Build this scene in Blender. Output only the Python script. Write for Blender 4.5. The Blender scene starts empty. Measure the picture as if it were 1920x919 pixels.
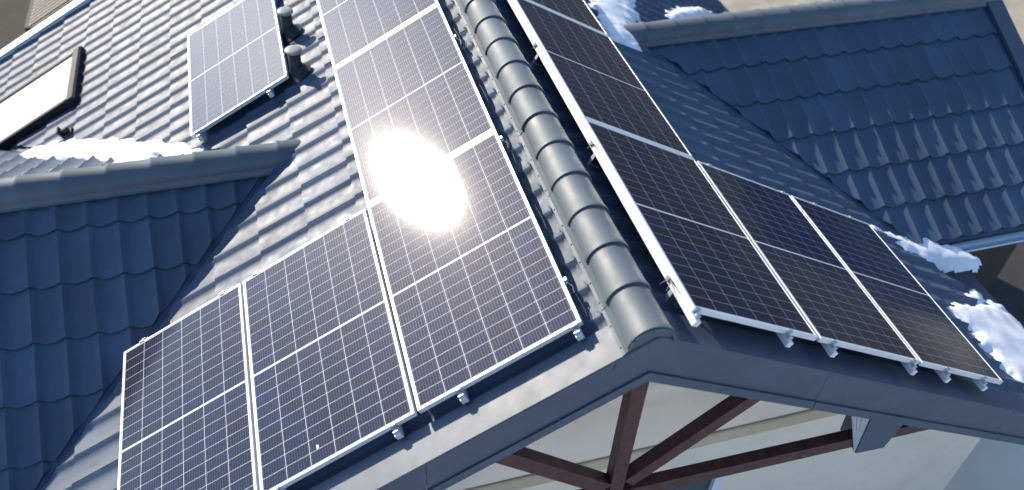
import bpy, math, random
from mathutils import Vector, Matrix, noise
random.seed(7)
sc = bpy.context.scene
R_ = math.radians

# ------------------------------------------------------------------ camera
H0 = 5.2                                    # height of the roof datum (ridge line of the panel planes) above ground
CAM = Vector((-1.7065, -2.7923, 3.2507 + H0))
AX = [Vector((0.9609, -0.2739, 0.0397)), Vector((0.1620, 0.6728, 0.7219)), Vector((-0.2244, -0.6873, 0.6908))]
cam_d = bpy.data.cameras.new('camera')
cam_d.sensor_width = 36.0
cam_d.lens = 1612.07 / 1920 * 36.0
cam_d.clip_start = 0.05
cam_d.clip_end = 2000
cam_d.dof.use_dof = True
cam_d.dof.focus_distance = 6.0
cam_d.dof.aperture_fstop = 0.95
cam = bpy.data.objects.new('camera', cam_d)
sc.collection.objects.link(cam)
rot = Matrix((AX[0], AX[1], AX[2])).transposed().to_4x4()
cam.matrix_world = Matrix.Translation(CAM) @ rot
sc.camera = cam

# ------------------------------------------------------------------ sky and sun
SUN = Vector((-0.472, 0.759, 0.449)).normalized()
SUN_EL = math.asin(SUN.z)
world = bpy.data.worlds.new('World')
sc.world = world
world.use_nodes = True
wn = world.node_tree
sky = wn.nodes.new('ShaderNodeTexSky')
sky.sky_type = 'NISHITA'
sky.sun_disc = False
sky.sun_elevation = SUN_EL
sky.sun_rotation = math.atan2(SUN.x, SUN.y)
sky.altitude = 200
sky.air_density = 1.0
sky.dust_density = 0.3
sky.ozone_density = 2.5
wn.links.new(sky.outputs[0], wn.nodes['Background'].inputs[0])
wn.nodes['Background'].inputs[1].default_value = 0.14
sun_d = bpy.data.lights.new('sun', 'SUN')
sun_d.energy = 4.2
sun_d.angle = R_(0.53)
sun_d.color = (1.0, 0.885, 0.72)
sun = bpy.data.objects.new('sun', sun_d)
sun.rotation_euler = SUN.to_track_quat('Z', 'Y').to_euler()
sc.collection.objects.link(sun)

# ------------------------------------------------------------------ exposure
sc.view_settings.view_transform = 'Standard'
sc.view_settings.look = 'None'
sc.view_settings.exposure = 0.75
sc.view_settings.gamma = 1.0
sc.render.engine = 'CYCLES'
sc.cycles.max_bounces = 4
sc.cycles.sample_clamp_indirect = 6.0

# ------------------------------------------------------------------ materials
def mat(name, col, rough=0.5, metal=0.0, spec=0.5, coat=0.0, coat_rough=0.1, bump=0.0, bump_scale=40.0, var=0.0, var_scale=3.0, rvar=0.0, objvar=0.0, col2=None):
    m = bpy.data.materials.new(name)
    m.use_nodes = True
    nt = m.node_tree
    b = nt.nodes['Principled BSDF']
    b.inputs['Base Color'].default_value = (*col, 1)
    b.inputs['Roughness'].default_value = rough
    b.inputs['Metallic'].default_value = metal
    b.inputs['Specular IOR Level'].default_value = spec
    b.inputs['Coat Weight'].default_value = coat
    b.inputs['Coat Roughness'].default_value = coat_rough
    geo = nt.nodes.new('ShaderNodeNewGeometry')
    if var or objvar or col2:
        n1 = nt.nodes.new('ShaderNodeTexNoise')
        n1.inputs['Scale'].default_value = var_scale
        n1.inputs['Detail'].default_value = 6
        n1.inputs['Roughness'].default_value = 0.65
        nt.links.new(geo.outputs['Position'], n1.inputs['Vector'])
        ramp = nt.nodes.new('ShaderNodeMapRange')
        ramp.inputs['From Min'].default_value = 0.3
        ramp.inputs['From Max'].default_value = 0.7
        ramp.inputs['To Min'].default_value = 0.0
        nt.links.new(n1.outputs['Fac'], ramp.inputs['Value'])
        mix = nt.nodes.new('ShaderNodeMix')
        mix.data_type = 'RGBA'
        a_ = [c * (1 - var) for c in col]
        b_ = col2 if col2 else [min(1, c * (1 + var)) for c in col]
        mix.inputs['A'].default_value = (*a_, 1)
        mix.inputs['B'].default_value = (*b_, 1)
        nt.links.new(ramp.outputs[0], mix.inputs['Factor'])
        last = mix.outputs['Result']
        if objvar:
            oi = nt.nodes.new('ShaderNodeObjectInfo')
            mr = nt.nodes.new('ShaderNodeMapRange')
            mr.inputs['To Min'].default_value = 1 - objvar
            mr.inputs['To Max'].default_value = 1 + objvar
            nt.links.new(oi.outputs['Random'], mr.inputs['Value'])
            mul = nt.nodes.new('ShaderNodeVectorMath')
            mul.operation = 'SCALE'
            nt.links.new(last, mul.inputs[0])
            nt.links.new(mr.outputs[0], mul.inputs['Scale'])
            last = mul.outputs[0]
        nt.links.new(last, b.inputs['Base Color'])
    if rvar:
        n2 = nt.nodes.new('ShaderNodeTexNoise')
        n2.inputs['Scale'].default_value = 9
        n2.inputs['Detail'].default_value = 5
        nt.links.new(geo.outputs['Position'], n2.inputs['Vector'])
        mr2 = nt.nodes.new('ShaderNodeMapRange')
        mr2.inputs['From Min'].default_value = 0.3
        mr2.inputs['From Max'].default_value = 0.7
        mr2.inputs['To Min'].default_value = rough - rvar
        mr2.inputs['To Max'].default_value = rough + rvar
        nt.links.new(n2.outputs['Fac'], mr2.inputs['Value'])
        nt.links.new(mr2.outputs[0], b.inputs['Roughness'])
    if bump:
        n3 = nt.nodes.new('ShaderNodeTexNoise')
        n3.inputs['Scale'].default_value = bump_scale
        n3.inputs['Detail'].default_value = 4
        nt.links.new(geo.outputs['Position'], n3.inputs['Vector'])
        bp = nt.nodes.new('ShaderNodeBump')
        bp.inputs['Strength'].default_value = bump
        bp.inputs['Distance'].default_value = 0.01
        nt.links.new(n3.outputs['Fac'], bp.inputs['Height'])
        nt.links.new(bp.outputs[0], b.inputs['Normal'])
    return m

M = {}
M['tile'] = mat('painted_steel_tile', (0.047, 0.081, 0.138), rough=0.58, spec=0.66, var=0.22, var_scale=1.7, rvar=0.08, bump=0.07, bump_scale=16, objvar=0.13)
M['trim'] = mat('painted_steel_trim', (0.046, 0.070, 0.112), rough=0.52, spec=1.0, var=0.22, var_scale=2.2, rvar=0.05, bump=0.012, bump_scale=12)
M['cap'] = mat('painted_steel_ridge', (0.086, 0.112, 0.134), rough=0.60, spec=0.9, var=0.20, var_scale=2.0, rvar=0.05, bump=0.05, bump_scale=14)
M['deck'] = mat('roof_underlay', (0.03, 0.032, 0.035), rough=0.7)
M['alu'] = mat('anodised_aluminium', (0.86, 0.86, 0.85), rough=0.38, metal=0.25, var=0.05, var_scale=8)
M['zinc'] = mat('zinc_plated_steel', (0.55, 0.60, 0.66), rough=0.4, metal=0.7, var=0.15, var_scale=30)
M['sheet'] = mat('white_backsheet', (0.76, 0.76, 0.78), rough=0.5, spec=0.05, coat=1.0, coat_rough=0.057)
M['wood'] = mat('dark_stained_timber', (0.062, 0.021, 0.018), rough=0.55, col2=(0.125, 0.046, 0.038), var=0.2, var_scale=14, bump=0.2, bump_scale=60)
M['stucco'] = mat('pale_render', (0.90, 0.77, 0.61), rough=0.9, var=0.08, var_scale=1.5, bump=0.3, bump_scale=120)
M['clad'] = mat('dark_timber_cladding', (0.035, 0.028, 0.025), rough=0.7, var=0.25, var_scale=6)
M['snow'] = mat('snow', (0.86, 0.88, 0.91), rough=0.8, spec=0.3, var=0.04, var_scale=4, bump=0.22, bump_scale=55)
M['black'] = mat('black_cable_sheath', (0.012, 0.012, 0.013), rough=0.5)
M['darkpipe'] = mat('dark_vent_pipe', (0.022, 0.026, 0.034), rough=0.5)  # pipes darkened in place of the lone panel's shadow on them
M['rubber'] = mat('grey_vent_plastic', (0.32, 0.33, 0.31), rough=0.5, var=0.1, var_scale=10)
M['ground'] = mat('yard_ground', (0.045, 0.042, 0.030), rough=0.95, col2=(0.085, 0.075, 0.055), var=0.3, var_scale=0.35, bump=0.6, bump_scale=6)
M['terrace'] = mat('terrace_concrete', (0.88, 0.76, 0.61), rough=0.85, var=0.07, var_scale=1.2, bump=0.15, bump_scale=50)
M['gravel'] = mat('pale_gravel', (0.34, 0.29, 0.22), rough=0.95, col2=(0.46, 0.41, 0.33), var=0.2, var_scale=1.5, bump=0.5, bump_scale=40)
M['ground_shade'] = mat('ground_shade', (0.045, 0.043, 0.045), rough=0.9, var=0.25, var_scale=2, bump=0.4, bump_scale=80)  # shade right of the house put into the ground colour
M['border'] = mat('beige_terrace_border', (0.62, 0.49, 0.33), rough=0.85, var=0.12, var_scale=3)
M['blue'] = mat('dark_blue_glass', (0.02, 0.035, 0.06), rough=0.15, coat=0.5)
M['white'] = mat('white_paint', (0.78, 0.79, 0.80), rough=0.5)
M['soffit'] = mat('pale_soffit', (0.42, 0.43, 0.45), rough=0.6)
M['darkframe'] = mat('dark_window_metal', (0.016, 0.018, 0.022), rough=0.5, spec=0.2, rvar=0.05)
M['white_pane'] = mat('white_window_pane', (0.80, 0.82, 0.82), rough=0.5, coat=1.0, coat_rough=0.12, var=0.05, var_scale=2)  # white put straight into the pane colour

def cell_material():
    m = bpy.data.materials.new('solar_cell')
    m.use_nodes = True
    nt = m.node_tree
    L = nt.links.new
    b = nt.nodes['Principled BSDF']
    tc = nt.nodes.new('ShaderNodeTexCoord')
    sep = nt.nodes.new('ShaderNodeSeparateXYZ')
    L(tc.outputs['Object'], sep.inputs[0])
    pp = nt.nodes.new('ShaderNodeMath'); pp.operation = 'PINGPONG'
    pp.inputs[1].default_value = 0.1630 / 9 / 2
    L(sep.outputs['Y'], pp.inputs[0])
    lt = nt.nodes.new('ShaderNodeMath'); lt.operation = 'LESS_THAN'
    lt.inputs[1].default_value = 0.0008
    L(pp.outputs[0], lt.inputs[0])
    oi = nt.nodes.new('ShaderNodeObjectInfo')
    cr = nt.nodes.new('ShaderNodeMix'); cr.data_type = 'RGBA'
    cr.inputs['A'].default_value = (0.010, 0.009, 0.023, 1)
    cr.inputs['B'].default_value = (0.006, 0.012, 0.040, 1)
    L(oi.outputs['Random'], cr.inputs['Factor'])
    geo = nt.nodes.new('ShaderNodeNewGeometry')
    nz = nt.nodes.new('ShaderNodeTexNoise'); nz.inputs['Scale'].default_value = 2.3; nz.inputs['Detail'].default_value = 3
    L(geo.outputs['Position'], nz.inputs['Vector'])
    mr = nt.nodes.new('ShaderNodeMapRange'); mr.inputs['To Min'].default_value = 0.6; mr.inputs['To Max'].default_value = 1.5
    L(nz.outputs['Fac'], mr.inputs['Value'])
    sc_ = nt.nodes.new('ShaderNodeVectorMath'); sc_.operation = 'SCALE'
    L(cr.outputs['Result'], sc_.inputs[0]); L(mr.outputs[0], sc_.inputs['Scale'])
    dn = nt.nodes.new('ShaderNodeTexNoise'); dn.inputs['Scale'].default_value = 3.1; dn.inputs['Detail'].default_value = 7; dn.inputs['Roughness'].default_value = 0.7
    L(geo.outputs['Position'], dn.inputs['Vector'])
    dr = nt.nodes.new('ShaderNodeMapRange'); dr.inputs['From Min'].default_value = 0.48; dr.inputs['From Max'].default_value = 0.75; dr.inputs['To Max'].default_value = 0.035
    L(dn.outputs['Fac'], dr.inputs['Value'])
    du = nt.nodes.new('ShaderNodeMix'); du.data_type = 'RGBA'
    L(dr.outputs[0], du.inputs['Factor']); L(sc_.outputs[0], du.inputs['A']); du.inputs['B'].default_value = (0.30, 0.27, 0.23, 1)
    mx = nt.nodes.new('ShaderNodeMix'); mx.data_type = 'RGBA'
    L(lt.outputs[0], mx.inputs['Factor'])
    L(du.outputs['Result'], mx.inputs['A'])
    mx.inputs['B'].default_value = (0.12, 0.12, 0.14, 1)
    mm = nt.nodes.new('ShaderNodeMath'); mm.operation = 'MULTIPLY'; mm.inputs[1].default_value = 0.17
    L(lt.outputs[0], mm.inputs[0]); L(mm.outputs[0], b.inputs['Metallic'])
    L(mx.outputs['Result'], b.inputs['Base Color'])
    b.inputs['Roughness'].default_value = 0.40
    b.inputs['Specular IOR Level'].default_value = 0.05
    b.inputs['Specular Tint'].default_value = (0.62, 0.62, 1.0, 1)
    b.inputs['Coat Weight'].default_value = 1.0
    b.inputs['Coat Roughness'].default_value = 0.057
    b.inputs['Coat IOR'].default_value = 1.45
    n3 = nt.nodes.new('ShaderNodeTexNoise'); n3.inputs['Scale'].default_value = 260; n3.inputs['Detail'].default_value = 2
    L(geo.outputs['Position'], n3.inputs['Vector'])
    bp = nt.nodes.new('ShaderNodeBump'); bp.inputs['Strength'].default_value = 0.03; bp.inputs['Distance'].default_value = 0.004
    L(n3.outputs['Fac'], bp.inputs['Height'])
    L(bp.outputs[0], b.inputs['Coat Normal'])
    return m
M['cell'] = cell_material()

# ------------------------------------------------------------------ helpers
COL = sc.collection.objects
def mesh(name, verts, faces, m, smooth=False):
    me = bpy.data.meshes.new(name)
    me.from_pydata([tuple(v) for v in verts], [], faces)
    me.materials.append(m)
    if smooth:
        me.polygons.foreach_set('use_smooth', [True] * len(me.polygons))
    me.update()
    return me
def obj(name, me, parent=None, mw=None):
    o = bpy.data.objects.new(name, me)
    COL.link(o)
    if parent is not None:
        o.parent = parent           # parents stay at the world origin or have their own matrix; children hold local matrices
    if mw is not None:
        o.matrix_local = mw
    return o
def empty(name, parent=None, mw=None):
    o = bpy.data.objects.new(name, None)
    o.empty_display_size = 0.2
    COL.link(o)
    if parent is not None:
        o.parent = parent
    if mw is not None:
        o.matrix_local = mw
    return o
def tag(o, label=None, cat=None, group=None, kind=None):
    if label: o['label'] = label
    if cat: o['category'] = cat
    if group: o['group'] = group
    if kind: o['kind'] = kind
    return o
class MB:
    def __init__(s): s.v = []; s.f = []
    def poly(s, pts):
        i = len(s.v); s.v += [Vector(p) for p in pts]; s.f.append(tuple(range(i, i + len(pts))))
    def box(s, x0, x1, y0, y1, z0, z1, bev=0.0):
        i = len(s.v)
        if bev <= 0:
            s.v += [Vector(p) for p in [(x0,y0,z0),(x1,y0,z0),(x1,y1,z0),(x0,y1,z0),(x0,y0,z1),(x1,y0,z1),(x1,y1,z1),(x0,y1,z1)]]
            s.f += [tuple(i + k for k in f) for f in [(0,3,2,1),(4,5,6,7),(0,1,5,4),(1,2,6,5),(2,3,7,6),(3,0,4,7)]]
        else:
            b = bev
            s.v += [Vector(p) for p in [(x0,y0,z0),(x1,y0,z0),(x1,y1,z0),(x0,y1,z0),(x0,y0,z1-b),(x1,y0,z1-b),(x1,y1,z1-b),(x0,y1,z1-b),(x0+b,y0+b,z1),(x1-b,y0+b,z1),(x1-b,y1-b,z1),(x0+b,y1-b,z1)]]
            s.f += [tuple(i + k for k in f) for f in [(0,3,2,1),(8,9,10,11),(0,1,5,4),(1,2,6,5),(2,3,7,6),(3,0,4,7),(4,5,9,8),(5,6,10,9),(6,7,11,10),(7,4,8,11)]]
        return s
    def prism(s, poly2, axis, c0, c1):
        # poly2: list of 2-D points, extruded along axis ('x','y') between c0 and c1
        def P(p, c): return Vector((c, p[0], p[1])) if axis == 'x' else Vector((p[0], c, p[1]))
        i = len(s.v); n = len(poly2)
        s.v += [P(p, c0) for p in poly2] + [P(p, c1) for p in poly2]
        fl = [tuple(i + k for k in range(n)), tuple(i + n + k for k in reversed(range(n)))]
        fl += [(i + k, i + n + k, i + n + (k + 1) % n, i + (k + 1) % n) for k in range(n)]
        s.f += fl
        return s
    def tube(s, pts, r, seg=8, cap=True):
        pts = [Vector(p) for p in pts]; rings = []
        for k, p in enumerate(pts):
            t = (pts[min(k + 1, len(pts) - 1)] - pts[max(k - 1, 0)]).normalized()
            up = Vector((0, 0, 1)) if abs(t.z) < 0.9 else Vector((1, 0, 0))
            e1 = t.cross(up).normalized(); e2 = e1.cross(t)
            rr = r[k] if isinstance(r, (list, tuple)) else r
            i = len(s.v); rings.append(i)
            s.v += [p + (e1 * math.cos(2 * math.pi * j / seg) + e2 * math.sin(2 * math.pi * j / seg)) * rr for j in range(seg)]
        for a, b in zip(rings, rings[1:]):
            s.f += [(a + j, a + (j + 1) % seg, b + (j + 1) % seg, b + j) for j in range(seg)]
        if cap:
            s.f += [tuple(rings[0] + j for j in reversed(range(seg))), tuple(rings[-1] + j for j in range(seg))]
        return s
    def mesh(s, name, m, smooth=False): return mesh(name, s.v, s.f, m, smooth)
    def build(s, name, m, parent=None, mw=None, smooth=False): return obj(name, s.mesh(name, m, smooth), parent, mw)

# ------------------------------------------------------------------ roof planes (crest planes of the tiles)
A = 0.50645                                      # main pitch, 29 degrees
B = R_(26.5)
ca, sa, ta = math.cos(A), math.sin(A), math.tan(A)
cb, sb, tb = math.cos(B), math.sin(B), math.tan(B)
class Slope:
    # point(c, d, w): c = coordinate along the course (world y or x), d = distance down the slope, w = height over the crest plane
    def __init__(s, O, cdir, d, n, key):
        s.O, s.c, s.d, s.n, s.key = Vector(O), Vector(cdir), Vector(d), Vector(n), key
        s.sg = 1 if s.c.cross(s.d).dot(s.n) > 0 else -1      # local u axis = sg * c keeps the frame right-handed
        s.u = s.c * s.sg
    def pt(s, c, d, w=0.0): return s.O + s.c * c + s.d * d + s.n * w
    def mw(s, c, d, w=0.0):
        m = Matrix((s.u, s.d, s.n)).transposed().to_4x4()
        return Matrix.Translation(s.pt(c, d, w)) @ m
hL, hR = 0.10, 0.15
nL, nR = Vector((-sa, 0, ca)), Vector((sa, 0, ca))
LM = Slope(Vector((0, 0, H0)) - nL * hL, (0, 1, 0), (-ca, 0, -sa), nL, 'LM')
RM = Slope(Vector((0, 0, H0)) - nR * hR, (0, 1, 0), (ca, 0, -sa), nR, 'RM')
LY, LZ = 3.07, -1.140 + H0
RY, RZ = 4.26, -1.131 + H0
LF = Slope((0, LY, LZ), (1, 0, 0), (0, -ca, -sa), (0, -sa, ca), 'LF')
LB = Slope((0, LY, LZ), (1, 0, 0), (0, ca, -sa), (0, sa, ca), 'LB')
RF = Slope((0, RY, RZ), (1, 0, 0), (0, -cb, -sb), (0, -sb, cb), 'RF')
RB = Slope((0, RY, RZ), (1, 0, 0), (0, ca, -sa), (0, sa, ca), 'RB')
RX, RZT = -0.0515, -0.143 + H0                    # main ridge: x and crest height
XL = -1.849                                       # where the left cross ridge meets the main slope
XR = 1.730
YV, YF = -0.249, 8.5                              # near and far verge
def roof_z(x, y):
    z = (LM.O.z + ta * (x - LM.O.x)) if x < RX else (RM.O.z - ta * (x - RM.O.x))
    if x < -1: z = max(z, LZ - ta * abs(y - LY))
    if x > 1: z = max(z, RZ - (tb if y < RY else ta) * abs(y - RY))
    return z

# ------------------------------------------------------------------ panels: where they lie (needed for the choice of visible tiles)
PW, PL = 1.038, 1.755
GS, GT, GR = 0.0219, 0.0286, 0.0309
sL0, sR0, tR0 = 0.4368, 0.2309, -0.1384
def pl(i, k): return (LM, hL, sL0 + i * (PW + GS), k * (PL + GT))
def pr(i, k): return (RM, hR, sR0 + i * (PW + GR), tR0 + k * (PL + GT))
PANELS = [
    (pl(0, 0), 'silvery solar panel carrying the lower half of the sun glare, beside the ridge'),
    (pl(1, 0), 'solar panel with one white speck, middle of the row of three on the sunny slope'),
    (pl(2, 0), 'solar panel furthest down the sunny slope, its corner under the shaded cross roof'),
    (pl(0, 1), 'solar panel carrying the upper half of the sun glare, second up along the ridge'),
    (pl(0, 2), 'uppermost solar panel of the column left of the ridge, cut by the top edge'),
    ((LM, hL, 1.9126, 3.8793), 'lone pale solar panel beside the two mushroom vents'),
    (pr(0, 0), 'dark solar panel at the near ridge-side corner, its white rail end poking out'),
    (pr(1, 0), 'dark solar panel between two others, middle of the row on the shaded slope'),
    (pr(2, 0), 'dark solar panel furthest right, next to the big snow patch'),
    (pr(0, 1), 'dark solar panel second up along the ridge on the shaded slope'),
    (pr(0, 2), 'uppermost dark solar panel right of the ridge, cut by the top edge'),
]

# ------------------------------------------------------------------ ground
g = MB(); g.poly([(-400, -400, 0), (400, -400, 0), (400, 400, 0), (-400, 400, 0)])
tag(g.build('ground', M['ground']), kind='structure')
g = MB(); g.box(-4.0, 10.5, -6, 1.55, -0.02, 0.06); tag(g.build('terrace', M['terrace']), kind='structure')
g = MB(); g.box(3.7, 11.5, 1.554, 7.5, -0.02, 0.05); tag(g.build('shaded_ground', M['ground_shade']), kind='structure')  # dark sheet stands in for the shaded ground below the right eave
g = MB(); g.box(-45, 45, -60, -6.01, -0.02, 0.05); tag(g.build('bounce_snow', M['snow']), kind='structure')  # unseen snow sheet, added to bounce sunlight onto the gable wall
g = MB(); g.box(5.0, 24.0, 7.51, 24, -0.02, 0.045); tag(g.build('gravel_yard', M['gravel']), kind='structure')

# unseen ring of dark hills, added to hide bright low sky from shaded panels
b = MB(); n = 96; rings = []
for r, h in ((110, -0.5), (150, 14), (200, 30), (280, 34)):
    rings.append(len(b.v))
    for k in range(n):
        a = 2 * math.pi * k / n
        hh = h * (0.85 + 0.35 * noise.noise(Vector((math.cos(a) * 2.5, math.sin(a) * 2.5, 0.3)))) if h > 0 else h
        b.v.append(Vector((r * math.cos(a), r * math.sin(a), hh)))
for a_, b_ in zip(rings, rings[1:]):
    b.f += [(a_ + k, b_ + k, b_ + (k + 1) % n, a_ + (k + 1) % n) for k in range(n)]
M['hill_ring'] = mat('added_hills_dark', (0.022, 0.026, 0.020), rough=0.95, col2=(0.045, 0.042, 0.032), var=0.3, var_scale=0.08)
tag(b.build('added_hills', M['hill_ring'], smooth=True), kind='structure')

# ------------------------------------------------------------------ house
house = empty('house')
tag(house, 'house with dark steel tile roof, cross gables and open timber gable end', 'house')

def deck(sl, c0, c1, d0, d1, label):
    b = MB()
    v = [sl.pt(c, d, w) for w in (-0.16, -0.048) for (c, d) in ((c0, d0), (c1, d0), (c1, d1), (c0, d1))]
    b.v = v
    f = [(0,3,2,1),(4,5,6,7),(0,1,5,4),(1,2,6,5),(2,3,7,6),(3,0,4,7)]
    if sl.sg < 0: pass
    b.f = f
    o = b.build('roof_slope', M['tile'], house)
    tag(o, label)
    return o
SLOPES = {
    'LM': (LM, deck(LM, YV + 0.03, YF, 0.13, 6.6, 'sunlit left roof slope with pale glare on its tiles')),
    'RM': (RM, deck(RM, YV + 0.03, 11.0, 0.04, 5.53, 'blue shaded right roof slope with snow along its eave')),
    'LF': (LF, deck(LF, -6.4, -1.2, 0.0, 4.6, 'deep blue shaded slope of the left cross roof')),
    'LB': (LB, deck(LB, -6.4, -1.2, 0.0, 4.0, 'sunlit back slope of the left cross roof with snow in the valley')),
    'RF': (RF, deck(RF, 1.2, 6.10, 0.01, 2.72, 'shaded slope of the right cross roof with lit tile crests')),
    'RB': (RB, deck(RB, 1.2, 6.10, 0.01, 2.72, 'back slope of the right cross roof')),
}

# tiles ---------------------------------------------------------------
VS0 = [0, .05, .12, .24, .60, .79, .86, .93, 1.0]
DS = [-0.12, 0.74, 1.0]
LIFT = [-0.019, -0.0055, 0.0]
AMP = 0.032
SCALLOP = 0.026
def wave0(v):
    # steep short flank on one side of the crest, long gentle pan on the other
    q = 1 - v
    if q < 0.22:
        t = q / 0.22; f = t * t * (3 - 2 * t)
    else:
        f = 1 - ((q - 0.22) / 0.78) ** 3.4
    return -AMP * f
def edge(v): return SCALLOP * (0.5 + 0.5 * math.cos(2 * math.pi * v))
def tile_local(p, cl, flip=False, k=1.0):
    vs, fs = [], []
    VS = [1 - v for v in reversed(VS0)] if flip else VS0
    wave = (lambda v: k * wave0(1 - v)) if flip else (lambda v: k * wave0(v))
    n = len(VS)
    for r, dd in enumerate(DS):
        for v in VS: vs.append(Vector((v * p, dd * cl - (edge(v) if r == 2 else 0), wave(v) + LIFT[r])))
    for r in range(len(DS) - 1):
        for k in range(n - 1): fs.append((r * n + k, r * n + k + 1, (r + 1) * n + k + 1, (r + 1) * n + k))
    i = len(vs)
    for v in VS: vs.append(Vector((v * p, cl - edge(v), wave(v))))
    for v in VS: vs.append(Vector((v * p, cl - 0.004 - edge(v), wave(v) - 0.022)))
    for k in range(n - 1): fs.append((i + k, i + k + 1, i + n + k + 1, i + n + k))
    return vs, fs
def clip_poly(poly, pl):
    nx, ny, c = pl
    out = []
    for a, b in zip(poly, poly[1:] + poly[:1]):
        da, db = nx * a.x + ny * a.y - c, nx * b.x + ny * b.y - c
        if da >= 0: out.append(a)
        if (da >= 0) != (db >= 0): out.append(a.lerp(b, da / (da - db)))
    return out
def proj(X):
    c = [a.dot(X - CAM) for a in AX]
    if c[2] > -0.1: return None
    return (960 + 1612.07 * c[0] / -c[2], 459.5 - 1612.07 * c[1] / -c[2])
def under_panel(X):
    for (sl, h, s0, t0), _ in PANELS:
        v = X - CAM; dn = v.dot(sl.n)
        P0 = sl.pt(0, 0, h)
        if abs(dn) < 1e-6: continue
        k = (P0 - CAM).dot(sl.n) / dn
        if not 0 < k < 0.9999: continue
        q = CAM + v * k - P0
        if s0 < q.dot(sl.d) < s0 + PW and t0 < q.dot(sl.c) < t0 + PL: return True
    return False
# slope: crest origin along the course, crest pitch, first course edge, course length, range along course, range down slope, clipping half-planes
r2 = 1 / math.sqrt(2)
def clips(key, X):
    if key == 'LM':
        s = 1 if X.y > LY else -1
        return [(0, 1, YV + 0.19), (0, -1, -(YF - 0.1)), (r2, s * r2, r2 * XL + s * r2 * LY + 0.05), (-1, 0, -(RX - 0.015))]
    if key == 'RM':
        s = 1 if X.y > RY else -1
        kR = 1.0 if s > 0 else tb / ta; qR = 1 / math.sqrt(1 + kR * kR)
        return [(0, 1, YV + 0.19), (-qR, s * kR * qR, -qR * XR + s * kR * qR * RY + 0.05), (1, 0, RX + 0.015)]
    if key in ('LF', 'LB'):
        s = 1 if key == 'LB' else -1
        return [(-r2, -s * r2, -r2 * XL - s * r2 * LY + 0.02), (1, 0, -6.3), (0, s, s * LY + 0.10)]
    s = 1 if key == 'RB' else -1
    kR = 1.0 if s > 0 else tb / ta; qR = 1 / math.sqrt(1 + kR * kR)
    return [(qR, -s * kR * qR, qR * XR - s * kR * qR * RY + 0.045), (-1, 0, -5.93), (0, s, s * RY + 0.10)]
LAY = {
    'LM': (2.073, 0.2239, 0.366, 0.418, (-0.4, 8.7), 6.6),
    'RM': (1.651, 0.2195, 0.366, 0.418, (-0.4, 11.0), 5.53),
    'LF': (-3.775, 0.2205, 0.40, 0.427, (-6.5, -1.4), 4.7),
    'LB': (-3.775, 0.2205, 0.40, 0.427, (-6.5, -1.4), 4.0),
    'RF': (2.587, 0.233, 0.5345, 0.4345, (1.4, 6.3), 2.74),
    'RB': (2.587, 0.233, 0.5345, 0.4345, (1.4, 6.3), 2.74),
}
cands = []
protos = {}
for key, (c0, p, d1, cl, (lo, hi), dmax) in LAY.items():
    sl, part = SLOPES[key]
    protos[key] = tile_local(p, cl, key == 'RM', 0.72 if key == 'LM' else 1.0)
    k0, k1 = math.floor((lo - c0) / p), math.ceil((hi - c0) / p)
    r = 0 if d1 < cl * 1.15 else -1
    while d1 + r * cl <= dmax + 0.02:
        dtop = d1 + (r - 1) * cl
        for k in range(k0, k1):
            # local u runs along sg * c: start at the end of the tile that makes u grow inside it
            cs = c0 + (k if sl.sg > 0 else k + 1) * p
            mw = sl.mw(cs, dtop, 0.0)
            ctr = sl.pt(c0 + (k + .5) * p, dtop + cl / 2, -0.01)
            cps = clips(key, ctr)
            corners = [sl.pt(c0 + (k + e) * p, dtop + f * cl) for e in (0, 1) for f in (0, 1)]
            ins = [all(nx * q.x + ny * q.y >= c for nx, ny, c in cps) for q in corners]
            cut = not all(ins)
            if not any(ins):
                if max(min(nx * q.x + ny * q.y - c for nx, ny, c in cps) for q in corners + [ctr]) < -0.12: continue
            pr_ = [proj(q) for q in corners]
            area = 0
            if all(pr_):
                cx, cy = proj(ctr)
                q = [pr_[0], pr_[1], pr_[3], pr_[2]]
                area = abs(sum(q[i][0] * q[(i + 1) % 4][1] - q[(i + 1) % 4][0] * q[i][1] for i in range(4))) / 2
                if not (-30 < cx < 1950 and -30 < cy < 949): area *= 0.02
                if key == 'RB': area *= 0.05
                if key in ('LM', 'RM') and (under_panel(ctr) and under_panel(sl.pt(c0 + (k + .5) * p, dtop + cl * .95)) and under_panel(sl.pt(c0 + (k + .5) * p, dtop + cl * .05))): area *= 0.02
            cands.append((area, key, mw, cps, cut))
        r += 1
cands.sort(key=lambda t: -t[0])
shared = {}
field = {k: ([], []) for k in LAY}
count = 0
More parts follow.
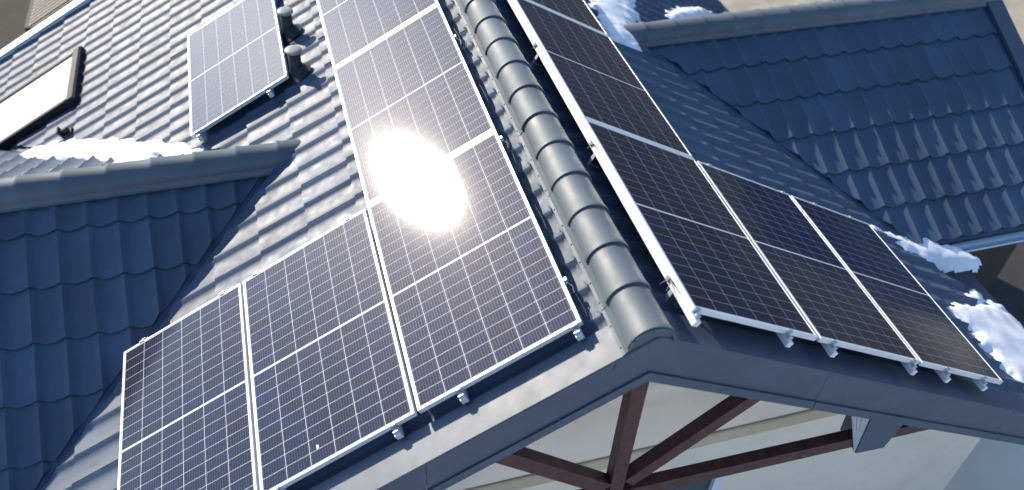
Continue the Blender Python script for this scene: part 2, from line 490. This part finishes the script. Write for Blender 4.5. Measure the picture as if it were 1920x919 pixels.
for area, key, mw, cps, cut in cands:
    vs, fs = protos[key]
    single = count < 300
    if not cut:
        if single:
            if key not in shared: shared[key] = mesh('roof_tile', vs, fs, M['tile'], True)
            j = Matrix.Rotation(random.gauss(0, 0.007), 4, 'Y') @ Matrix.Rotation(random.gauss(0, 0.004), 4, 'X') @ Matrix.Rotation(random.gauss(0, 0.003), 4, 'Z')
            obj('roof_tile', shared[key], SLOPES[key][1], mw @ j); count += 1
        else:
            V, F = field[key]; i = len(V)
            V += [mw @ v for v in vs]; F += [tuple(i + q for q in f) for f in fs]
        continue
    wv = [mw @ v for v in vs]
    V, F, idx = [], [], {}
    ntop = len(DS) * len(VS0)
    for f in fs:
        poly = [wv[q] for q in f]
        for cp in cps:
            if poly: poly = clip_poly(poly, cp)
        if len(poly) < 3: continue
        lip = f[0] >= ntop
        ff = []
        for q in poly:
            kk = (round(q.x, 4), round(q.y, 4), round(q.z, 4), lip)
            if kk not in idx: idx[kk] = len(V); V.append(q)
            if idx[kk] not in ff: ff.append(idx[kk])
        if len(ff) >= 3: F.append(tuple(ff))
    if not F: continue
    if single and len(F) >= 14:
        obj('roof_tile', mesh('roof_tile', V, F, M['tile'], True), SLOPES[key][1]); count += 1
    else:
        V2, F2 = field[key]; i = len(V2)
        V2 += V; F2 += [tuple(i + q for q in f) for f in F]
for key, (V, F) in field.items():
    if F:
        o = obj('tile_field', mesh('tile_field', V, F, M['tile'], True), SLOPES[key][1]); o['kind'] = 'stuff'

# ridge caps ----------------------------------------------------------
CAPL = 0.325
def cap_mesh(ln, r0=0.123, r1=0.137, zoff=-0.045):
    # axis along +X (local), near end at x = 0 (wider), far end at x = ln; arch over z, skirts down to the tile crests
    N = 14
    V, F = [], []
    def arch(x, r): return [Vector((x, r * math.cos(math.pi * k / N), zoff + r * math.sin(math.pi * k / N))) for k in range(N + 1)]
    def strip_(a, b):
        i = len(V); n = len(a); V.extend(a + b)
        F.extend((i + k, i + n + k, i + n + k + 1, i + k + 1) for k in range(n - 1))
    strip_(arch(0, r1 - 0.012), arch(0, r1))                       # thickness of the near end
    rs = [arch(0, r1), arch(0.026, r1), arch(0.036, r1 - 0.005), arch(ln + 0.03, r0)]
    i = len(V); n = N + 1
    for r in rs: V.extend(r)
    for a in range(3):
        F.extend((i + a * n + k, i + (a + 1) * n + k, i + (a + 1) * n + k + 1, i + a * n + k + 1) for k in range(n - 1))
    for sg in (1, -1):                                              # skirt and flange
        q = lambda x: [Vector((x, sg * (r0 - 0.002), zoff + 0.004)), Vector((x, sg * (r0 + 0.020), zoff - 0.036)), Vector((x, sg * (r0 + 0.036), zoff - 0.044))]
        a_, b_ = q(0.0), q(ln)
        if sg < 0: a_, b_ = b_, a_
        strip_(a_[:2], b_[:2]); strip_(a_[1:], b_[1:])
        for xs in (0.05, ln * 0.62):                                # screw heads on the flange
            c = Vector((xs, sg * (r0 + 0.028), zoff - 0.0390)); i = len(V)
            V.extend([c + Vector((0.007 * math.cos(k * math.pi / 3), 0.007 * math.sin(k * math.pi / 3), 0)) for k in range(6)] + [c + Vector((0, 0, 0.006))])
            F.extend((i + k, i + (k + 1) % 6, i + 6) for k in range(6))
    return mesh('ridge_cap', V, F, M['cap'], True)
capm = cap_mesh(CAPL)
def ridge(name, label, start, direction, count, apex):
    part = empty(name, house); tag(part, label)
    d = Vector(direction)
    m = Matrix((d, Vector((0, 0, 1)).cross(d), Vector((0, 0, 1)))).transposed().to_4x4()
    for k in range(count):
        P = Vector(start) + d * (k * CAPL)
        j = Matrix.Rotation(random.gauss(0, 0.006), 4, 'Z') @ Matrix.Rotation(random.gauss(0, 0.012), 4, 'X')
        obj('ridge_cap', capm, part, Matrix.Translation(P) @ m @ j)
    return part
CX = -0.085
main_ridge = ridge('ridge', 'row of barrel ridge caps running up from the gable', (CX, -0.262, RZT), (0, 1, 0), 28, RZT)
ridge('cross_ridge', 'shaded barrel ridge caps on the left cross roof', (-6.4, LY, LZ), (1, 0, 0), 15, LZ)
ridge('cross_ridge', 'barrel ridge caps on the right cross roof', (6.10, RY, RZ - 0.006), (-1, 0, 0), 14, RZ)
# end plate of the main ridge
b = MB()
arc = [Vector((CX + 0.120 * math.cos(math.pi * k / 14), 0, RZT - 0.045 + 0.120 * math.sin(math.pi * k / 14))) for k in range(15)]
arc = [Vector((CX + 0.19, 0, RZT - 0.20))] + arc + [Vector((CX - 0.19, 0, RZT - 0.20))]
b.prism([(p.x, p.z) for p in arc], 'y', -0.256, -0.235)
b.build('ridge_end_plate', M['trim'], house)
b = MB(); b.tube([(CX + 0.126 * math.cos(math.pi * k / 14), -0.268, RZT - 0.050 + 0.126 * math.sin(math.pi * k / 14)) for k in range(15)], 0.008, 6)
b.build('ridge_end_rim', M['cap'], house, smooth=True)

# verge flashing and fascia -------------------------------------------
def sloped(sl, name, m, c0, c1, d0, d1, w0, w1, parent=house):
    b = MB()
    v = [sl.pt(c, d, w) for w in (w0, w1) for (c, d) in ((c0, d0), (c1, d0), (c1, d1), (c0, d1))]
    b.v = v; f = [(0,3,2,1),(4,5,6,7),(0,1,5,4),(1,2,6,5),(2,3,7,6),(3,0,4,7)]
    b.f = f
    o = b.build(name, m, parent)
    return o
for sl, dn, dm in ((LM, 0.125, 6.6), (RM, 0.035, 5.53)):
    o = sloped(sl, 'verge_flashing', M['trim'], YV - 0.012, YV + 0.205, dn, dm, -0.022, 0.006)
sloped(LM, 'far_verge_flashing', M['alu'], YF - 0.16, YF + 0.02, 0.1, 6.6, -0.03, 0.035)
def fascia(x_end, z_of):
    part = empty('fascia', house)
    def board(name, t0, t1, y0, y1, off=0.0):
        xs, x, sg = [RX], RX, (1 if x_end > RX else -1)
        x += sg * (1.25 + off)
        while (x_end - x) * sg > 0.4: xs.append(x); x += sg * 1.9
        xs.append(x_end)
        for a, c in zip(xs, xs[1:]):                                # lengths butted with a narrow open joint
            b = MB(); c2 = c - sg * 0.004 if c != x_end else c
            j = random.uniform(-0.0015, 0.0015)
            b.prism([(a, z_of(a) - t0), (c2, z_of(c2) - t0), (c2, z_of(c2) - t1), (a, z_of(a) - t1)], 'y', y0 + j, y1 + j)
            b.build(name, M['trim'], part)
    board('fascia_board', 0.024, 0.235, YV, YV + 0.022)
    board('fascia_board', 0.232, 0.312, YV + 0.010, YV + 0.030)
    board('fascia_board', 0.309, 0.385, YV - 0.004, YV + 0.022)
    board('drip_edge', 0.004, 0.034, YV - 0.014, YV - 0.002)
    return part
tag(fascia(-5.8, lambda x: LM.O.z + ta * (x - LM.O.x)), 'left arm of the dark gable fascia')
tag(fascia(4.78, lambda x: RM.O.z - ta * (x - RM.O.x)), 'right arm of the dark gable fascia')
# right cross roof: end verge, eave edge and gutter
sloped(RF, 'verge_flashing', M['trim'], 5.94, 6.14, 0.05, 2.76, -0.03, 0.012)
sloped(RB, 'verge_flashing', M['trim'], 5.94, 6.14, 0.05, 2.76, -0.03, 0.012)
b = MB()
ge = RF.pt(0, 2.76, -0.09)
N = 10
for k in range(N):
    a0, a1 = math.pi + math.pi * k / N, math.pi + math.pi * (k + 1) / N
    for r, fl in ((0.062, 1), (0.058, -1)):
        P = lambda a, x: (x, ge.y - 0.03 + r * math.cos(a), ge.z + r * math.sin(a))
        q = [P(a0, 4.35), P(a1, 4.35), P(a1, 6.2), P(a0, 6.2)]
        b.poly(q if fl > 0 else q[::-1])
b.tube([(4.35, ge.y - 0.092, ge.z), (6.2, ge.y - 0.092, ge.z)], 0.009, 6)
tag(b.build('gutter', M['zinc'], house), 'pale half-round gutter under the right cross roof')

# gable truss ---------------------------------------------------------
truss = empty('gable_truss', house); tag(truss, 'dark brown timber truss under the gable fascia')
def beam(name, p, q, wd, y0, y1):
    p, q = Vector((p[0], 0, p[1] + H0)), Vector((q[0], 0, q[1] + H0))
    t = (q - p).normalized(); n = Vector((-t.z, 0, t.x)) * wd / 2
    b = MB(); b.prism([((p + n).x, (p + n).z), ((q + n).x, (q + n).z), ((q - n).x, (q - n).z), ((p - n).x, (p - n).z)], 'y', y0, y1)
    return b.build(name, M['wood'], truss)
beam('king_post', (-0.062, -0.35), (-0.062, -1.95), 0.095, -0.215, -0.125)
beam('brace', (0.02, -1.68), (0.86, -0.92), 0.105, -0.213, -0.127)
beam('brace', (-0.14, -1.68), (-0.98, -0.92), 0.105, -0.213, -0.127)
beam('tie_beam', (-2.75, -1.74), (2.55, -1.90), 0.115, -0.210, -0.130)

# purlin end under the right fascia, wrapped in sheet metal, with a ribbed white soffit strip beside it
b = MB(); b.prism([(1.77, -1.50 + H0), (2.13, -1.60 + H0), (2.05, -2.02 + H0), (1.81, -2.00 + H0)], 'y', -0.230, -0.02)
purlin = b.build('purlin_end', M['trim'], house); tag(purlin, 'blue-grey boxed purlin end below the right fascia')
b = MB()
for k in range(4):
    x0 = 1.585 + k * 0.046
    b.prism([(x0, -1.45 + H0), (x0 + 0.040, -1.46 + H0), (1.795 + k * 0.004, -1.985 + H0), (1.789 + k * 0.004, -1.975 + H0)], 'y', -0.229 + 0.003 * k, -0.218 + 0.003 * k)
tag(b.build('soffit_strip', M['soffit'], purlin), 'pale ribbed soffit strip')

ZB, ZW = 2.51, 1.97
# walls ---------------------------------------------------------------
def zr(x): return roof_z(x, -50) - 0.22
b = MB(); b.prism([(-5.4, 0), (4.3, 0), (4.3, zr(4.3)), (RX, zr(RX)), (-5.4, zr(-5.4))], 'y', 3.35, 8.2)
tag(b.build('wall', M['stucco'], house), 'pale rendered main wall')
GY = 0.55
b = MB(); b.prism([(-3.6, 0), (4.45, 0), (4.45, zr(4.45)), (RX, zr(RX)), (-3.6, zr(-3.6))], 'y', GY, 2.2)
gw = b.build('gable_wall', M['stucco'], house); tag(gw, 'pale rendered gable wall behind the timber truss')
b = MB(); b.box(-3.6, 4.44, GY - 0.030, GY - 0.001, ZB - 0.07, ZB + 0.07, 0.01); tag(b.build('wall_band', M['border'], gw), 'beige moulding across the gable wall')
win = empty('window', house); tag(win, 'dark window with white frame low on the gable wall')
b = MB(); b.box(0.45, 1.34, GY - 0.020, GY - 0.002, ZW - 1.1, ZW); b.build('pane', M['blue'], win)
b = MB(); b.box(1.341, 1.45, GY - 0.06, GY - 0.001, ZW - 1.15, ZW + 0.09, 0.006); b.box(0.34, 0.449, GY - 0.06, GY - 0.001, ZW - 1.15, ZW + 0.09, 0.006); b.box(0.450, 1.340, GY - 0.058, GY - 0.001, ZW + 0.001, ZW + 0.085, 0.006)
b.build('frame', M['white'], win)
b = MB(); b.prism([(-0.2, 0.0), (5.9, 0.0), (5.9, LZ - ta * 2.93 - 0.22), (LY, LZ - 0.25), (-0.2, LZ - ta * 3.17 - 0.22)], 'x', -6.1, -3.2)
tag(b.build('wing_wall', M['stucco'], house), 'pale rendered wall of the left wing')
b = MB(); b.prism([(2.25, 0.0), (5.95, 0.0), (5.95, RZ - tb * 1.84 - 0.2), (RY, RZ - 0.25), (2.25, RZ - tb * 1.86 - 0.2)], 'x', 2.6, 5.85)
tag(b.build('wing_wall', M['clad'], house), 'dark clad wall of the right wing')

# ------------------------------------------------------------------ roof window
rw = empty('roof_window'); tag(rw, 'dark framed roof window with a bright white pane on the left slope', 'roof window')
def rwbox(name, m, d0, d1, c0, c1, w0, w1, parent=rw, bev=0.006):
    mw = LM.mw(c0, d0, 0)
    b = MB(); b.box(0, c1 - c0, 0, d1 - d0, w0, w1, bev)
    return b.build(name, m, parent, mw)
rwbox('top_cover', M['darkframe'], 4.51, 4.63, 6.00, 7.10, -0.06, 0.07, bev=0.02)
rwbox('side_frame', M['darkframe'], 4.632, 5.95, 6.03, 6.10, -0.06, 0.06, bev=0.012)
rwbox('side_frame', M['darkframe'], 4.632, 5.95, 7.03, 7.10, -0.06, 0.05, bev=0.012)
rwbox('bottom_frame', M['darkframe'], 5.85, 5.95, 6.102, 7.028, -0.06, 0.06, bev=0.012)
pane = rwbox('pane', M['white_pane'], 4.634, 5.848, 6.102, 7.028, 0.0, 0.035, bev=0)
rwbox('lower_sash', M['alu'], 4.636, 4.70, 6.13, 7.00, 0.0355, 0.048, parent=pane)

# small snow stop beside the left valley
b = MB(); b.box(-0.05, 0.05, -0.07, 0.05, -0.03, 0.01); b.box(-0.05, 0.05, 0.03, 0.05, 0.01, 0.09); b.box(-0.012, 0.012, -0.05, 0.03, 0.01, 0.06)
tag(b.build('snow_stop', M['darkframe'], None, LM.mw(5.48, 4.61, 0)), 'small dark snow stop just above the snow in the left valley', 'snow stop')

# ------------------------------------------------------------------ roof vents
def vent(x, y, label):
    base = Vector((x, y, roof_z(x, y)))
    v = empty('roof_vent', None, Matrix.Translation(base)); tag(v, label, 'vent', 'mushroom vents beside the lone panel')
    b = MB(); b.tube([(0, 0, -0.12), (0, 0, 0.22)], 0.055, 16); b.build('pipe', M['darkpipe'], v, smooth=True)
    prof = [(0.050, 0.215), (0.066, 0.222), (0.074, 0.228), (0.076, 0.242), (0.068, 0.250), (0.03, 0.256), (0.002, 0.257)]
    b = MB(); n = 24
    for r, z in prof: b.v += [Vector((r * math.cos(2 * math.pi * k / n), r * math.sin(2 * math.pi * k / n), z)) for k in range(n)]
    for i in range(len(prof) - 1):
        b.f += [(i * n + k, i * n + (k + 1) % n, (i + 1) * n + (k + 1) % n, (i + 1) * n + k) for k in range(n)]
    b.build('cap', M['rubber'], v, smooth=True)
    b = MB(); prof = [(0.13, 0.0), (0.10, 0.015), (0.065, 0.05), (0.057, 0.08)]
    for r, z in prof: b.v += [Vector((r * math.cos(2 * math.pi * k / n), r * math.sin(2 * math.pi * k / n), z + r * math.cos(2 * math.pi * k / n) * ta)) for k in range(n)]
    for i in range(len(prof) - 1):
        b.f += [(i * n + k, i * n + (k + 1) % n, (i + 1) * n + (k + 1) % n, (i + 1) * n + k) for k in range(n)]
    b.build('flashing_collar', M['darkpipe'], v, smooth=True)
vent(-1.590, 4.690, 'mushroom roof vent furthest up, its cap touching the top edge')
vent(-1.583, 3.985, 'nearer mushroom roof vent, its round cap lit above the shadow')

# ------------------------------------------------------------------ solar panels
TH = 0.035
def frame_mesh():
    L_, W_ = PL, PW
    lip, gl = 0.0115, -0.0022
    def ring(i, w): return [Vector((i, i, w)), Vector((L_ - i, i, w)), Vector((L_ - i, W_ - i, w)), Vector((i, W_ - i, w))]
    rings = [ring(0, -TH), ring(0, -0.0012), ring(0.0012, 0), ring(lip, 0), ring(lip, gl - 0.002)]
    V = [p for r in rings for p in r]; F = []
    for a in range(4):
        for k in range(4): F.append((a * 4 + k, a * 4 + (k + 1) % 4, (a + 1) * 4 + (k + 1) % 4, (a + 1) * 4 + k))
    i = len(V); V += ring(0.025, -TH)
    for k in range(4): F.append((k, i + k, i + (k + 1) % 4, (k + 1) % 4))
    return mesh('frame', V, F, M['alu'])
def sheet_mesh():
    b = MB(); e = 0.010; b.box(e, PL - e, e, PW - e, -0.008, -0.0030)
    return b.mesh('backsheet', M['sheet'])
CP_W = (PW - 0.040) / 6
CP_L = (PL - 0.042 - 0.014) / 20
def cell_mesh():
    hx, hy = (CP_L - 0.0036) / 2, (CP_W - 0.0036) / 2
    b = MB()
    b.v = [Vector(p) for p in [(-hx,-hy,0),(hx,-hy,0),(hx,hy,0),(-hx,hy,0),(-hx,-hy,-0.0006),(hx,-hy,-0.0006),(hx,hy,-0.0006),(-hx,hy,-0.0006)]]
    b.f = [(0,1,2,3),(0,4,5,1),(1,5,6,2),(2,6,7,3),(3,7,4,0)]
    return b.mesh('cell', M['cell'])
fm, sm, cm = frame_mesh(), sheet_mesh(), cell_mesh()
for (sl, h, s0, t0), label in PANELS:
    tc = t0 if sl.sg > 0 else t0 + PL
    p = empty('solar_panel', None, sl.mw(tc, s0, h))
    tag(p, label, 'solar panel', 'solar panels on the roof')
    obj('frame', fm, p)
    sh = obj('backsheet', sm, p)
    for i in range(20):
        for j in range(6):
            x = 0.021 + (i + .5) * CP_L + (0.014 if i >= 10 else 0)
            y = 0.020 + (j + .5) * CP_W
            obj('cell', cm, sh, Matrix.Translation((x, y, -0.0024)))

# aluminium joint strips in the gaps between panels of a column
def strip(sl, h, s0, tc, label):
    b = MB()
    g = GT - 0.013
    b.box(-g / 2, g / 2, 0, PW, -0.030, -0.006)
    b.box(-0.006, 0.006, 0, PW, -0.006, -0.001)
    tag(b.build('joint_strip', M['alu'], None, sl.mw(tc, s0, h)), label, 'joint strip')
strip(LM, hL, sL0, PL + GT / 2, 'aluminium strip between the two panels that share the sun glare')
strip(LM, hL, sL0, 2 * PL + 1.5 * GT, 'aluminium strip between the two upper panels left of the ridge')
strip(RM, hR, sR0, tR0 + PL + GT / 2, 'bright aluminium strip across the dark panels, level with the row of three')
strip(RM, hR, sR0, tR0 + 2 * PL + 1.5 * GT, 'aluminium strip across the dark panels near the top edge')

# mounting rails with end clamps and hooks
rail_m = MB(); 
def rail(sl, h, s, ta_, tb_, t_panel0, t_panel1, label, hooks=True):
    Ln = tb_ - ta_
    r = empty('mounting_rail', None, sl.mw(ta_ if sl.sg > 0 else tb_, s, h - TH))
    tag(r, label, 'rail', 'aluminium rails under the panels')
    b = MB(); b.box(0, Ln, -0.020, 0.020, -0.040, -0.0006, 0.002)
    b.build('rail_profile', M['alu'], r)
    ends = [(t_panel0, -1), (t_panel1, 1)]
    for tp, side in ends:
        u = (tp - ta_) if sl.sg > 0 else (tb_ - tp)
        sd = side * sl.sg
        b = MB()
        def bx(u0, u1, y0, y1, w0, w1, bev=0.0):
            a0, a1 = u + sd * u0, u + sd * u1
            b.box(min(a0, a1), max(a0, a1), y0, y1, w0, w1, bev)
        bx(0.002, 0.008, -0.019, 0.019, 0.0, TH + 0.004)
        bx(-0.007, 0.008, -0.019, 0.019, TH + 0.0008, TH + 0.005, 0.001)
        bx(0.008, 0.040, -0.017, 0.017, 0.0, 0.008, 0.001)
        bx(0.014, 0.030, -0.008, 0.008, 0.008, 0.020, 0.002)
        bx(0.034, 0.040, -0.017, 0.017, 0.008, 0.020)
        b.build('end_clamp', M['zinc'], r)
    if hooks:
        k = 0
        t = ta_ + 0.30
        while t < tb_ - 0.1:
            u = (t - ta_) if sl.sg > 0 else (tb_ - t)
            b = MB(); dep = -(h - TH) - 0.036
            b.box(u - 0.016, u + 0.016, 0.021, 0.027, dep, -0.004)
            b.box(u - 0.016, u + 0.016, 0.027, 0.11, dep, dep + 0.006)
            b.build('roof_hook', M['zinc'], r)
            t += 1.27
P1 = (0.0, PL)
def L_rail(s, k0, k1, label): rail(LM, hL, s, k0 * (PL + GT) - 0.055, k1 * PL + (k1 - 1) * GT + 0.055, k0 * (PL + GT), k1 * PL + (k1 - 1) * GT, label)
def R_rail(s, k1, label): rail(RM, hR, s, tR0 - 0.065, tR0 + k1 * PL + (k1 - 1) * GT + 0.055, tR0, tR0 + k1 * PL + (k1 - 1) * GT, label)
L_rail(0.486, 0, 3, 'rail whose clamp shows at the panel corner nearest the ridge, sunny side')
L_rail(1.215, 0, 3, 'rail whose clamp shows under the sun-glare column, left one of its two')
L_rail(1.641, 0, 1, 'rail whose clamp shows right of the white speck, under the middle panel')
L_rail(2.430, 0, 1, 'rail under the left part of the middle panel on the sunny slope')
L_rail(2.720, 0, 1, 'rail under the right part of the panel furthest down the sunny slope')
L_rail(3.429, 0, 1, 'rail under the left part of the panel furthest down the sunny slope')
rail(LM, hL, 2.123, 3.8793 - 0.055, 3.8793 + PL + 0.05, 3.8793, 3.8793 + PL, 'rail under the lone pale panel, on its vent side')
rail(LM, hL, 2.878, 3.8793 - 0.055, 3.8793 + PL + 0.05, 3.8793, 3.8793 + PL, 'rail under the lone pale panel, on its far left side')
R_rail(0.2525, 3, 'brightly lit rail along the ridge-side edge of the dark panels')
R_rail(1.012, 3, 'rail whose clamp shows first right of the bright rail end')
R_rail(1.427, 1, 'rail whose clamp shows second right of the bright rail end')
R_rail(2.270, 1, 'rail whose clamp shows third right of the bright rail end')
R_rail(2.672, 1, 'rail whose clamp shows fourth right of the bright rail end')
R_rail(3.148, 1, 'rail with the clamp furthest right, beside the big snow patch')

# cable ties on the bright rail
def tie(t, label, n):
    b = MB()
    for k in range(n):
        a = random.uniform(-0.5, 0.5) + (k - n / 2) * 0.7
        p0 = Vector((0.0 + 0.012 * k, -0.022, 0.012))
        dirv = Vector((math.cos(a) * 0.6, -0.7, 0.35 - 0.5 * (k % 2))).normalized()
        b.tube([p0, p0 + dirv * 0.035, p0 + dirv * random.uniform(0.06, 0.09) + Vector((0.01, 0, -0.012))], [0.0028, 0.0022, 0.0008], 6)
    b.box(-0.012, 0.014, -0.034, -0.020, -0.012, 0.010, 0.002)
    tag(b.build('cable_tie', M['rubber'], None, RM.mw(t, 0.2525, hR - TH - 0.02)), label, 'cable tie')
tie(2.669, 'cable tie on the bright rail, the one furthest up', 2)
tie(1.404, 'cable tie on the bright rail just below its joint strip', 3)
tie(0.134, 'tangled cable ties nearest the bright rail end', 5)

# black module cables along the ridge-side edge of the sunny panels
def cable(t0, t1, label, ph):
    pts = []
    n = 60
    for k in range(n + 1):
        t = t0 + (t1 - t0) * k / n
        s = sL0 - 0.012 - 0.016 * (0.5 + 0.5 * math.sin(t * 8.3 + ph)) - 0.010 * noise.noise(Vector((t * 4, ph, 0)))
        w = hL - 0.065 - 0.020 * (0.5 + 0.5 * math.sin(t * 8.3 + 0.8 + ph))
        pts.append(LM.pt(t, s, w))
    b = MB(); b.tube(pts, 0.0035, 6)
    o = b.build('cable', M['black'], None, smooth=True); tag(o, label, 'cable')
    return o
cable(0.05, 1.72, 'black cable drooping beside the nearest panel along the ridge, sunny side', 0.3)
cable(1.80, 3.50, 'black cable drooping beside the second panel along the ridge, sunny side', 2.1)
for t, label in ((3.034, 'small pale cable clip beside the second panel up, sunny side of the ridge'), (1.684, 'small pale cable clip at the upper corner of the nearest sunny ridge panel'), (0.324, 'small pale cable clip near the lower corner of the nearest sunny ridge panel')):
    b = MB(); b.box(-0.014, 0.014, -0.022, -0.002, -0.022, 0.0, 0.003); b.box(-0.026, -0.014, -0.018, -0.006, -0.030, -0.012); b.tube([(-0.014, -0.012, -0.015), (-0.05, -0.03, -0.03), (-0.085, -0.022, -0.045)], 0.003, 6)
    tag(b.build('cable_clip', M['zinc'], None, LM.mw(t, sL0, hL - 0.012)), label, 'cable clip')

# bird dropping
b = MB(); n = 12; 
for r, w in ((1.0, 0.0), (0.7, 0.002), (0.01, 0.003)):
    b.v += [Vector((r * 0.016 * (1 + 0.25 * math.sin(3 * a)) * math.cos(a), r * 0.010 * (1 + 0.2 * math.cos(2 * a)) * math.sin(a), w)) for a in [2 * math.pi * k / n for k in range(n)]]
for i in range(2): b.f += [(i * n + k, i * n + (k + 1) % n, (i + 1) * n + (k + 1) % n, (i + 1) * n + k) for k in range(n)]
tag(b.build('bird_dropping', M['snow'], None, LM.mw(0.1208, 2.127, hL - 0.0021), smooth=True), 'single white bird dropping on the middle panel of the sunny row', 'bird dropping')

# ------------------------------------------------------------------ snow
def inside(p, poly):
    r = False
    for (x0, y0), (x1, y1) in zip(poly, poly[1:] + poly[:1]):
        if (y0 > p[1]) != (y1 > p[1]) and p[0] < (x1 - x0) * (p[1] - y0) / (y1 - y0) + x0: r = not r
    return r
def dist(p, poly):
    m = 9
    for (x0, y0), (x1, y1) in zip(poly, poly[1:] + poly[:1]):
        dx, dy = x1 - x0, y1 - y0
        t = max(0, min(1, ((p[0] - x0) * dx + (p[1] - y0) * dy) / (dx * dx + dy * dy + 1e-9)))
        m = min(m, math.hypot(p[0] - x0 - t * dx, p[1] - y0 - t * dy))
    return m if inside(p, poly) else -m
def snow(poly, thick, label, step=0.022, rough=0.05):
    xs, ys = [p[0] for p in poly], [p[1] for p in poly]
    x0, x1, y0, y1 = min(xs) - .1, max(xs) + .1, min(ys) - .1, max(ys) + .1
    nx, ny = int((x1 - x0) / step) + 1, int((y1 - y0) / step) + 1
    V, F, idx, D = [], [], {}, {}
    for i in range(nx + 1):
        for j in range(ny + 1):
            x, y = x0 + i * step, y0 + j * step
            D[i, j] = dist((x, y), poly) + rough * noise.noise(Vector((x * 6, y * 6, 3))) + rough * 0.5 * noise.noise(Vector((x * 17, y * 17, 1)))
    def vid(i, j):
        if (i, j) not in idx:
            x, y = x0 + i * step, y0 + j * step
            d = D[i, j]
            e = 1 - math.exp(-max(d, -0.05) / 0.07) if d > 0 else d * 14
            w = -0.022 + (thick + 0.012 * noise.noise(Vector((x * 5, y * 5, 7)))) * e
            idx[i, j] = len(V); V.append(Vector((x, y, roof_z(x, y) + max(w, -0.10) / ca)))
        return idx[i, j]
    for i in range(nx):
        for j in range(ny):
            if max(D[i, j], D[i + 1, j], D[i, j + 1], D[i + 1, j + 1]) > -0.03:
                F.append((vid(i, j), vid(i + 1, j), vid(i + 1, j + 1), vid(i, j + 1)))
    o = obj('snow_patch', mesh('snow_patch', V, F, M['snow'], True)); tag(o, label, 'snow', 'snow left on the roof')
snow([(-4.48,5.33),(-4.41,5.66),(-4.14,5.52),(-3.81,5.22),(-3.49,4.92),(-3.13,4.54),(-2.69,4.06),(-2.50,3.79),(-2.64,3.72),(-2.9,3.98),(-2.99,3.66),(-3.19,3.66),(-3.29,4.05),(-3.54,4.45),(-3.98,4.77)], 0.052, 'white snow lying in the valley behind the left cross ridge')
snow([(3.58,0.98),(3.88,1.07),(4.14,1.13),(4.47,1.25),(4.58,1.11),(4.70,0.98),(4.71,0.2),(4.04,0.10),(3.69,0.10),(3.61,0.25),(3.63,0.46),(3.54,0.53),(3.67,0.68),(3.58,0.84)], 0.040, 'large sunlit snow patch at the right eave beside the dark panels')
snow([(3.45,1.97),(3.72,1.96),(4.0,1.87),(4.3,1.77),(4.50,1.64),(4.36,1.60),(4.10,1.66),(3.95,1.70),(3.7,1.83)], 0.026, 'bluish snow lump at the foot of the right valley')
snow([(4.08,1.24),(4.35,1.35),(4.42,1.24),(4.25,1.17)], 0.040, 'smallest snow lump, just above the large patch at the eave')
snow([(1.44,4.73),(1.75,5.5),(2.35,5.6),(1.98,4.67),(1.84,4.34),(1.73,3.99),(1.58,3.88),(1.36,3.90),(1.40,4.25)], 0.048, 'snow streak in the valley beside the uppermost dark panel', rough=0.09)
snow([(2.80,5.62),(3.09,5.95),(3.73,6.52),(4.10,6.66),(3.35,5.83),(2.77,5.28)], 0.05, 'pale blue snow patch just behind the right cross ridge')

# ------------------------------------------------------------------ things beyond the house
nb = empty('outbuilding'); tag(nb, 'low outbuilding with a brownish ribbed roof beyond the far verge', 'outbuilding')
b = MB()
ox, oz = -2.6, 3.0
nx = 46
for k in range(nx):
    y0 = 10.4 + k * 0.11
    prof = [(0, 0), (0.045, 0), (0.055, 0.028), (0.10, 0.028), (0.11, 0)]
    for (a0, h0), (a1, h1) in zip(prof, prof[1:]):
        b.poly([(ox, y0 + a0, oz + h0), (-5.30, y0 + a0, oz - 2.70 * ta + h0), (-5.30, y0 + a1, oz - 2.70 * ta + h1), (ox, y0 + a1, oz + h1)])
M['shed'] = mat('weathered_ribbed_sheet', (0.23, 0.19, 0.165), rough=0.6, var=0.2, var_scale=3)
b.build('roof', M['shed'], nb)
b = MB(); b.box(-5.15, ox, 10.5, 15.3, 0, oz - 2.70 * ta - 0.08); b.build('wall', M['clad'], nb)
b = MB(); b.box(-5.35, -5.25, 10.4, 15.5, oz - 2.70 * ta - 0.10, oz - 2.70 * ta + 0.03); b.build('eave_board', M['clad'], nb)

print('tiles', count, 'candidates', len(cands))
